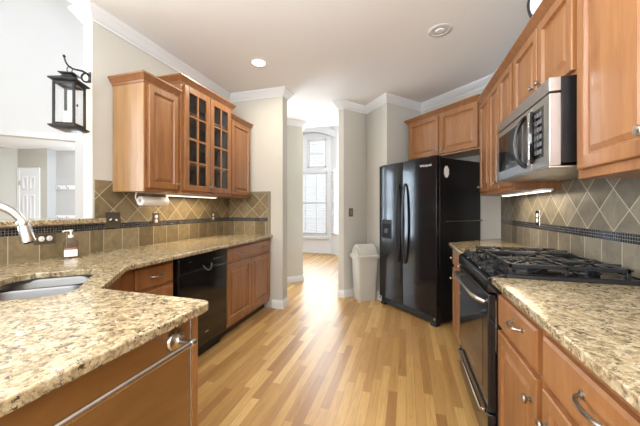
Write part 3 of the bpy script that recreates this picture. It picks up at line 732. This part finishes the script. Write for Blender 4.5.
# sloped control panel
bm = BM(); sec = [(-0.022, 0.835), (-0.028, 0.845), (-0.028, 0.898), (-0.018, 0.909), (0.052, 0.930), (0.060, 0.928), (0.060, 0.835)]
rings(bm, [[(x, y, z) for y, z in sec] for x in (0.0, W)])
cpn = link('control_panel', bm, M_black, t, 0.003)
ksl = math.atan2(0.021, 0.070)
for k, x in enumerate((0.10, 0.215, 0.335, 0.54, 0.655)):
    Mk = Matrix.Translation((x, 0.018, 0.919)) @ Matrix.Rotation(ksl, 4, 'X')
    bm = lathe(BM(), [(0.024, 0), (0.024, 0.005), (0.019, 0.009), (0.018, 0.024), (0.015, 0.027)], Mk, 20)
    box(bm, -0.005, 0.005, -0.020, 0.020, 0.022, 0.034, Mk)
    link('burner_knob', bm, M_dkgap, cpn, 0.001)
    link('marking', box(BM(), x-0.012, x+0.012, -0.0225, -0.021, 0, 0.002, Matrix.Translation((0, 0.012, 0.9135))), M_white, cpn) if k in (1, 3) else None
bz = link('clock_display', box(BM(), 0.395, 0.475, -0.015, 0.015, 0.0, 0.004, Matrix.Translation((0, 0.020, 0.919)) @ Matrix.Rotation(ksl, 4, 'X')), M_nickel, cpn)
# burners and grates
for (bx, by, r) in ((0.19, 0.19, 0.050), (0.19, 0.45, 0.040), (0.57, 0.19, 0.055), (0.57, 0.45, 0.045), (0.38, 0.32, 0.042)):
    b_ = link('burner', lathe(BM(), [(r+0.018, 0.925), (r+0.016, 0.929), (r, 0.932), (r, 0.942), (r-0.004, 0.944)], Matrix.Translation((bx, by, 0)), 24), M_iron, ct)
    link('burner_cap', lathe(BM(), [(r-0.004, 0.943), (r-0.003, 0.950), (r-0.010, 0.953)], Matrix.Translation((bx, by, 0)), 24), M_matte, b_)
def grate(x0, x1, y0, y1, cs):
    bm = BM(); g = 0.0075; zt, zb = 0.974, 0.956
    for b in ((x0, x1, y0, y0+2*g), (x0, x1, y1-2*g, y1), (x0, x0+2*g, y0, y1), (x1-2*g, x1, y0, y1)): box(bm, *b, zb, zt)
    ym = (y0+y1)/2; box(bm, x0, x1, ym-g, ym+g, zb, zt+0.001)
    for x, y in ((x0, y0), (x1-2*g, y0), (x0, y1-2*g), (x1-2*g, y1-2*g), (x0, ym-g), (x1-2*g, ym-g)): box(bm, x, x+2*g, y, y+2*g, 0.925, zb)
    for cx, cy in cs:
        for k in range(4):
            a = PI/4+PI/2*k; c, s = math.cos(a), math.sin(a)
            hx = (x1-x0)/2-g; hy = abs(y1-y0)/4
            ex = cx+math.copysign(min(hx, hy*1.0), c); ey = cy+math.copysign(min(hx, hy), s)
            bm2pts = [(cx+0.022*c, cy+0.022*s, 0.974), (cx+0.05*c, cy+0.05*s, 0.976), (ex, ey, 0.966)]
            tube(bm, bm2pts, 0.006, 6)
        box(bm, cx-0.005, cx+0.005, cy-hy, cy-0.03, 0.966, 0.977); box(bm, cx-0.005, cx+0.005, cy+0.03, cy+hy, 0.966, 0.977)
        box(bm, x0, cx-0.03, cy-0.005, cy+0.005, 0.966, 0.977); box(bm, cx+0.03, x1, cy-0.005, cy+0.005, 0.966, 0.977)
    return link('grate', bm, M_iron, t, 0.002)
grate(0.035, 0.255, 0.075, 0.540, [(0.145, 0.19), (0.145, 0.45)])
grate(0.265, 0.495, 0.075, 0.540, [(0.38, 0.32)])
grate(0.505, 0.725, 0.075, 0.540, [(0.615, 0.19), (0.615, 0.45)])
# oven door, window, handle, drawer
od = link('oven_door', boxes((0.006, W-0.006, -0.022, 0.018, 0.255, 0.825)), M_black, t, 0.004)
link('oven_window', boxes((0.10, W-0.10, -0.0235, -0.022, 0.33, 0.70)), M_dglass, od)
hp = [(0.06, -0.024, 0.775), (0.07, -0.055, 0.785), (0.12, -0.068, 0.788), (W/2, -0.072, 0.788), (W-0.12, -0.068, 0.788), (W-0.07, -0.055, 0.785), (W-0.06, -0.024, 0.775)]
link('oven_handle', tube(BM(), hp, 0.012, 12), M_nickel, od)
ow = link('drawer', boxes((0.006, W-0.006, -0.022, 0.018, 0.06, 0.245)), M_black, t, 0.004)
link('drawer_handle', tube(BM(), [(0.05, -0.022, 0.235), (0.07, -0.040, 0.230), (W-0.07, -0.040, 0.230), (W-0.05, -0.022, 0.235)], 0.008, 10), M_chrome, ow)
link('side_vent', boxes((W-0.005, W-0.003, 0.01, 0.016, 0.55, 0.80)), M_nickel, t)
for x in (0.05, W-0.05):
    for y in (0.06, 0.54): link('foot', lathe(BM(), [(0.018, 0), (0.018, 0.03)], Matrix.Translation((x, y, 0)), 12), M_dkgap, t)

# microwave (local y=0 at body front)
t = thing('microwave', 'stainless over-the-range microwave with black arched handle', 'microwave', (0.66, 2.285, 0), RZR)
W = 0.762; z0, z1 = 1.432, 1.828
link('body', boxes((0.0, W, 0.0, 0.33, z0+0.012, z1)), M_blackside, t, 0.003)
link('top_band', boxes((0.0, W, -0.045, 0.0, 1.765, z1)), M_steel, t, 0.003)
dr = link('door', boxes((0.0, 0.575, -0.045, 0.0, z0, 1.757)), M_steel, t, 0.003)
link('window', boxes((0.045, 0.445, -0.0465, -0.045, z0+0.055, 1.722)), M_dglass, dr)
cp = link('control_panel', boxes((0.578, W, -0.045, 0.0, z0, 1.757)), M_steel, t, 0.003)
link('keypad', boxes((0.598, W-0.055, -0.047, -0.045, z0+0.05, 1.722)), M_black, cp)
bmk = BM()
for r_ in range(6):
    for c_ in range(3): box(bmk, 0.610+0.030*c_, 0.630+0.030*c_, -0.0485, -0.047, z0+0.07+0.036*r_, z0+0.09+0.036*r_)
link('buttons', bmk, plain('key_grey', (0.16, 0.16, 0.17), 0.4), cp)
link('display', boxes((0.606, W-0.063, -0.0485, -0.047, z0+0.275-0.0, z0+0.282)), M_dglass, cp)
for xx in (0.480,):
    pp = bez((xx+0.02, -0.045, z0+0.03), (xx-0.065, -0.085, z0+0.07), (xx-0.065, -0.085, 1.69), (xx+0.02, -0.045, 1.73), 16)
    link('handle', tube(BM(), pp, [0.010+0.004*math.sin(PI*i/16) for i in range(17)], 10), M_black, dr)
pp = bez((0.582, -0.047, z0+0.04), (0.655, -0.075, z0+0.09), (0.655, -0.075, 1.67), (0.582, -0.047, 1.725), 14)
link('keypad_bezel', tube(BM(), pp, 0.010, 8), M_black, cp)
link('chrome_strip', boxes((0.535, 0.560, -0.052, -0.045, z0+0.03, 1.735)), M_chrome, dr, 0.002)
link('base_grille', boxes((0.0, W, -0.045, 0.33, z0-0.010, z0-0.001)), M_steel, t, 0.003)
link('lamp_lens', boxes((0.28, 0.48, 0.06, 0.14, z0-0.013, z0-0.010)), M_lens, t)

# ---- right uppers (frame front XUR)
XUR = 0.72; DR = XR-0.010-XUR
def rupper(label, y1): return thing('wall_cabinet', label, 'cabinet', (XUR, y1, 0), RZR)
TOP = 2.275
t = rupper('large single-door maple wall cabinet right of the microwave, nearest the viewer', 1.519)
link('body', boxes((0, 0.46, 0, DR, 1.368, TOP)), maple, t, 0.001)
d = raised_door(t, 0.028, 0.445, 1.405, TOP-0.02, fw=0.056); knob(d, 0.405, 1.478, r=0.017, mat=M_nickel)
link('crown', sweep(BM(), [(0.0, 0.0), (0.46, 0.0)], CABCROWN, -1, TOP-0.002), maple_trim, t)
t = rupper('large maple wall cabinet at the right edge of the view', 1.057)
link('body', boxes((0, 0.46, 0, DR, 1.368, TOP)), maple, t, 0.001)
d = raised_door(t, 0.015, 0.432, 1.405, TOP-0.02, fw=0.056); knob(d, 0.055, 1.478, r=0.017, mat=M_nickel)
link('crown', sweep(BM(), [(0.0, 0.0), (0.46, 0.0)], CABCROWN, -1, TOP-0.002), maple_trim, t)
t = rupper('short two-door maple wall cabinet directly above the microwave', 2.282)
link('body', boxes((0, 0.761, 0, DR, 1.832, TOP)), maple, t, 0.001)
d = raised_door(t, 0.03, 0.395, 1.852, TOP-0.02); knob(d, 0.362, 1.925)
d = raised_door(t, 0.41, 0.752, 1.852, TOP-0.02); knob(d, 0.443, 1.925)
link('crown', sweep(BM(), [(0.0, 0.0), (0.761, 0.0)], CABCROWN, -1, TOP-0.002), maple_trim, t)
t = rupper('tall two-door maple wall cabinet beyond the microwave', 2.862)
link('body', boxes((0, 0.575, 0, DR, 1.368, TOP)), maple, t, 0.001)
d = raised_door(t, 0.012, 0.280, 1.398, TOP-0.02, fw=0.045); knob(d, 0.245, 1.45)
d = raised_door(t, 0.296, 0.562, 1.398, TOP-0.02, fw=0.045); knob(d, 0.33, 1.45)
link('crown', sweep(BM(), [(0.0, 0.0), (0.575, 0.0)], CABCROWN, -1, TOP-0.002), maple_trim, t)
t = rupper('narrow maple wall cabinet touching the refrigerator cabinets', 3.21)
link('body', prism(BM(), [(0, 0), (0.345, 0), (0.345, DR), (-0.22, DR), (-0.22, 0.23)], 1.368, TOP), maple, t, 0.001)
d = raised_door(t, 0.03, 0.335, 1.398, TOP-0.02, fw=0.045); knob(d, 0.07, 1.45)
link('crown', sweep(BM(), [(0.06, 0.0), (0.345, 0.0)], CABCROWN, -1, TOP-0.002), maple_trim, t)

t = thing('undercabinet_light', 'slim lit light bar under the cabinet beyond the microwave', 'light', (0.86, 2.98, 1.368), RZR)
link('housing', boxes((0.0, 0.83, -0.03, 0.03, -0.014, -0.001)), M_white, t, 0.002)
link('diffuser', boxes((0.01, 0.82, -0.022, 0.022, -0.020, -0.014)), M_strip, t)
area('undercabinet_glow_right', (0.86, 2.58, 1.368-0.025), (0, 0, PI/2), 0.72, 0.06, 1.5, (1, 0.82, 0.55))

# clock above the right cabinets
t = thing('round_clock', 'round black-rimmed clock standing on top of the right wall cabinets', 'clock', (XR-0.002, 2.50, 2.56), RZR)
# placed resting on cabinet tops, leaning on the wall
Mc = Matrix.Rotation(PI/2, 4, 'X')
rC = 0.165
t.location = (0.845, 1.93, 2.277+rC); t.rotation_euler = (0, 0, -0.45)
link('face', lathe(BM(), [(rC-0.010, 0), (rC-0.010, 0.012), (0.004, 0.0125)], Mc, 40), M_white, t)
link('rim', lathe(BM(), [(rC-0.014, -0.006), (rC, -0.006), (rC, 0.018), (rC-0.006, 0.022), (rC-0.014, 0.018)], Mc, 40, False, False), M_matte, t)
link('hand', boxes((-0.003, 0.003, -0.016, -0.0135, 0, 0.06), (0, 0.08, -0.0175, -0.0165, -0.002, 0.002)), M_matte, t)
t_clock = t

# refrigerator cabinets (45 deg); local x -> (.707,-.707)
RF = -PI/4
cx0, cy0 = 0.018, 4.022
t = thing('wall_cabinet', 'angled two-door maple cabinet above the refrigerator', 'cabinet', (cx0+0.014, cy0+0.014, 0), RF)
FW = 1.01
link('body', boxes((0, FW, 0, 0.33, 1.865, 2.375)), maple, t, 0.001)
d = raised_door(t, 0.03, 0.487, 1.885, 2.355); knob(d, 0.452, 1.93)
d = raised_door(t, 0.513, 0.985, 1.885, 2.355); knob(d, 0.548, 1.93)
link('crown', sweep(BM(), [(0.0, 0.33), (0, 0), (FW, 0.0)], CABCROWN, -1, 2.373), maple_trim, t)

# refrigerator
t = thing('refrigerator', 'black side-by-side refrigerator standing at an angle in the corner', 'refrigerator', (-0.297, 3.857, 0), RF)
W = 0.90; split = 0.415
link('body', boxes((0.0, W, 0.0, 0.69, 0.035, 1.775)), M_blackside, t, 0.004)
def fdoor(x0, x1, zl=0.105, zh=1.79, cut=None):
    L = []
    bm = BM()
    n = 10
    for z in (zl, zh):
        pass
    front = [(x0+(x1-x0)*i/n, -0.052-0.010*math.sin(PI*i/n)) for i in range(n+1)]
    return prism(bm, [(x0, -0.002)] + front + [(x1, -0.002)], zl, zh)
d1 = link('freezer_door', fdoor(0.0, split-0.003), M_black_fr, t, 0.004)
d2 = link('fridge_door', fdoor(split+0.003, W), M_black_fr, t, 0.004)
def fhandle(x, par, mat=M_blackside):
    pts = bez((x, -0.062, 1.53), (x, -0.115, 1.45), (x, -0.125, 0.75), (x, -0.062, 0.60), 18)
    bm = BM(); L = []
    return link('door_handle', tube(bm, pts, [0.011+0.006*math.sin(PI*i/18) for i in range(19)], 10), mat, par)
M_fh = plain('handle_black', (0.03, 0.03, 0.034), 0.2)
fhandle(split-0.055, d1, M_fh); fhandle(split+0.055, d2, M_fh)
dsp = link('dispenser', boxes((0.065, 0.240, -0.066, -0.050, 0.86, 1.10)), M_dkgap, d1, 0.004)
link('recess', boxes((0.075, 0.230, -0.0665, -0.0655, 0.870, 1.05)), plain('deep_black', (0.002, 0.002, 0.002), 0.8), dsp)
link('dispenser_pad', boxes((0.12, 0.185, -0.075, -0.066, 0.93, 0.99)), M_matte, dsp, 0.003)
link('grille', boxes((0.02, W-0.02, -0.035, 0.0, 0.03, 0.10)), M_dkgap, t, 0.004)
for x in (0.05, W-0.05):
    link('foot', boxes((x-0.035, x+0.035, -0.045, 0.02, 0.0, 0.032)), M_dkgap, t, 0.006)
link('foot_cap', lathe(BM(), [(0.014, 0), (0.012, 0.006)], Matrix.Translation((W-0.02, -0.056, 0.085)) @ Matrix.Rotation(PI/2, 4, 'X'), 14), M_chrome, t)
link('foot_cap', lathe(BM(), [(0.014, 0), (0.012, 0.006)], Matrix.Translation((0.02, -0.056, 0.085)) @ Matrix.Rotation(PI/2, 4, 'X'), 14), M_chrome, t)
def text(body, size, name, mat, parent, loc, rot):
    cu = bpy.data.curves.new('lettering', 'FONT'); cu.body = body; cu.size = size; cu.extrude = 0.0006; cu.align_x = 'CENTER'
    o = bpy.data.objects.new('lettering', cu); C.objects.link(o)
    dg = bpy.context.evaluated_depsgraph_get(); me = bpy.data.meshes.new_from_object(o.evaluated_get(dg))
    bpy.data.objects.remove(o); me.materials.clear(); me.materials.append(mat)
    p = bpy.data.objects.new(name, me); C.objects.link(p); p.parent = parent; p.location = loc; p.rotation_euler = rot; return p
text('Whirlpool', 0.036, 'badge', plain('badge_silver', (0.75, 0.75, 0.75), 0.4), d2, (0.765, -0.0615, 1.69), (PI/2, 0, math.radians(3)))
link('hinge_cover', boxes((0.02, 0.10, -0.04, 0.05, 1.776, 1.80)), M_dkgap, t, 0.004)
link('hinge_cover', boxes((W-0.10, W-0.02, -0.04, 0.05, 1.776, 1.80)), M_dkgap, t, 0.004)
# things on the fridge side (local x = W plane)
fside = Matrix.Translation((-0.297, 3.857, 0)) @ Matrix.Rotation(RF, 4, 'Z')
oct_ = [(0.040*math.cos(PI/8+PI/4*k), 0.066*math.sin(PI/8+PI/4*k)) for k in range(8)]
bm = BM(); rings(bm, [[(x, y, z) for y, z in oct_] for x in (0.0, 0.003)])
o = link('notice_magnet', bm, M_white); o.location = fside @ Vector((W+0.0005, 0.10, 1.63)); o.rotation_euler = (0, 0, RF)
tag(o, 'white eight-sided magnet on the refrigerator side', 'magnet')
t = thing('towel_bar', 'thin dark towel bar on the refrigerator side', 'towel bar', fside @ Vector((W, 0.08, 1.105)), RF)
link('rail', tube(BM(), [(0.03, 0.0, 0), (0.03, 0.60, 0)], 0.0055, 8), M_pewter, t)
for y in (0.01, 0.59): link('mount', tube(BM(), [(0, y, 0), (0.032, y, 0)], 0.009, 10), M_pewter, t)

# trash can
t = thing('trash_can', 'beige plastic swing-top trash can left of the refrigerator', 'trash can', (-0.545, 3.925, 0), math.radians(34))
def bl(w, d, z, r=0.035): return [(x, y, z) for x, y in rrect(w, d, r, 5)]
link('bin', rings(BM(), [bl(0.24, 0.20, 0.0), bl(0.25, 0.21, 0.01), bl(0.30, 0.25, 0.565), bl(0.35, 0.30, 0.57, 0.045), bl(0.355, 0.305, 0.605, 0.045), bl(0.32, 0.27, 0.62, 0.045)]), M_bin, t, smooth=50)
bm = BM(); L = []
for i in range(9):
    a = PI*i/8; y = -0.125*math.cos(a); z = 0.62+0.135*math.sin(a)
    L.append((y, z))
rings(bm, [[(x, y, z) for y, z in L] for x in (-0.125, -0.12, 0.12, 0.125)])
lid = link('swing_lid', bm, M_bin, t, 0.004, smooth=50)
link('lid_end', rings(BM(), [[(x, y*0.9, 0.62+(z-0.62)*0.7) for y, z in L] for x in (0.126, 0.142)]), plain('beige_dark', (0.42, 0.40, 0.35), 0.5), t, 0.003)
link('lid_end', rings(BM(), [[(x, y*0.9, 0.62+(z-0.62)*0.7) for y, z in L] for x in (-0.142, -0.126)]), bpy.data.materials['beige_dark'], t, 0.003)

# ceiling can lights
for (x, y, on, lb) in ((-1.43, 2.60, True, 'lit round recessed light over the left cabinets'), (0.27, 2.56, False, 'unlit round recessed light over the stove side')):
    t = thing('recessed_light', lb, 'ceiling light', (x, y, ZC))
    link('trim_ring', lathe(BM(), [(0.066, -0.001), (0.066, -0.006), (0.088, -0.006), (0.094, -0.001)], None, 32, False, False), M_trim, t)
    link('lens', lathe(BM(), [(0.066, -0.001), (0.060, -0.003), (0.01, -0.004)], None, 32, False, True), M_lampon if on else M_lens, t)
    if not on: link('bulb', lathe(BM(), [(0.035, -0.004), (0.030, -0.010), (0.008, -0.012)], None, 24), M_white, t)
lc = area('can_light_glow', (-1.43, 2.60, ZC-0.03), (0, 0, 0), 0.12, 0.12, 6, (1, 0.88, 0.70))

# lantern hanging from a wall hook on the end of the left wall
lx, ly = -2.195, 1.375
lanz = 1.772
t = thing('hanging_lantern', 'black metal candle lantern hanging from the left wall hook', 'lantern', (lx, ly, lanz), math.radians(28))
s = 0.058; h = 0.31
link('base', rings(BM(), [[(x, y, z) for x, y in ((-q, -q), (q, -q), (q, q), (-q, q))] for q, z in ((0.064, 0), (0.080, 0.012), (0.080, 0.020), (0.062, 0.028))]), M_matte, t)
link('roof', rings(BM(), [[(x, y, z) for x, y in ((-q, -q), (q, -q), (q, q), (-q, q))] for q, z in ((0.062, h), (0.082, h+0.012), (0.080, h+0.020), (0.040, h+0.045), (0.030, h+0.050), (0.030, h+0.060), (0.045, h+0.066), (0.045, h+0.072), (0.012, h+0.085))]), M_matte, t)
for sx in (-1, 1):
    for sy in (-1, 1): link('corner_post', boxes((sx*s-0.006, sx*s+0.006, sy*s-0.006, sy*s+0.006, 0.028, h)), M_matte, t)
for z in (0.028, h-0.012):
    link('frame_rail', rings(BM(), [[(x, y, zz) for x, y in ((-q, -q), (q, -q), (q, q), (-q, q))] for q, zz in ((s-0.005, z), (s+0.005, z), (s+0.005, z+0.012), (s-0.005, z+0.012), (s-0.005, z))], False, False), M_matte, t)
for sg in (-1, 1):
    link('glass_pane', boxes((-s+0.006, s-0.006, sg*s-0.001, sg*s+0.001, 0.040, h-0.012)), M_glass, t)
    link('glass_pane', boxes((sg*s-0.001, sg*s+0.001, -s+0.006, s-0.006, 0.040, h-0.012)), M_glass, t)
link('latch', lathe(BM(), [(0.005, -0.008), (0.005, 0.008)], Matrix.Translation((s+0.010, -0.04, 0.16)), 8), M_matte, t)
link('ring', tube(BM(), [(0.016*math.cos(a), 0, h+0.105+0.022*math.sin(a)) for a in [2*PI*k/16 for k in range(17)]], 0.003, 6), M_matte, t)
o = link('candle', lathe(BM(), [(0.030, 0), (0.030, 0.095), (0.022, 0.098), (0.004, 0.094)], n=20), M_wax); o.location = (lx, ly, lanz+0.0285)
tag(o, 'ivory pillar candle inside the black lantern', 'candle')
t = thing('lantern_hook', 'black scrolled iron hook on the wall end holding the lantern', 'hook', (-2.245, 1.54, 2.215))
hd_ = Vector((lx+2.245, ly-1.54)); hl = hd_.length; hd_ = hd_/hl
def hp_(d, z): return (hd_.x*d, hd_.y*d, z)
pts = bez(hp_(0.003, 0.0), hp_(0.03, 0.025), hp_(0.07, 0.012), hp_(0.12, -0.004), 8) + bez(hp_(0.12, -0.004), hp_(0.17, -0.018), hp_(0.205, -0.015), hp_(0.215, 0.040), 8)[1:]
link('arm', tube(BM(), pts, [0.008-0.003*i/16 for i in range(17)], 8), M_matte, t)
sc_ = bez(hp_(0.006, -0.025), hp_(0.02, -0.065), hp_(0.085, -0.065), hp_(0.075, -0.03), 8) + bez(hp_(0.075, -0.03), hp_(0.065, -0.005), hp_(0.05, 0.0), hp_(0.04, 0.012), 6)[1:]
link('scroll', tube(BM(), sc_, 0.0065, 8), M_matte, t)
link('finial', lathe(BM(), [(0.004, -0.01), (0.010, 0), (0.004, 0.01)], Matrix.Translation(pts[-1]), 10), M_matte, t)
link('wall_plate', boxes((-0.014, 0.014, -0.006, 0, -0.045, 0.035)), M_matte, t, 0.003)

# repeated kinds share a group
GROUPS = {'wall_cabinet': 'maple wall cabinets', 'base_cabinet': 'maple base cabinets', 'wall_outlet': 'wall outlets', 'light_switch': 'light switches',
          'recessed_light': 'recessed ceiling lights', 'undercabinet_light': 'under-cabinet light bars', 'window_blind': 'bay window blinds',
          'coat_rack': 'coat hook rails in the hall', 'granite_countertop': 'granite countertops', 'towel_bar': 'towel bars'}
for o in C.objects:
    k = o.name.split('.')[0]
    if o.parent is None and k in GROUPS: o['group'] = GROUPS[k]
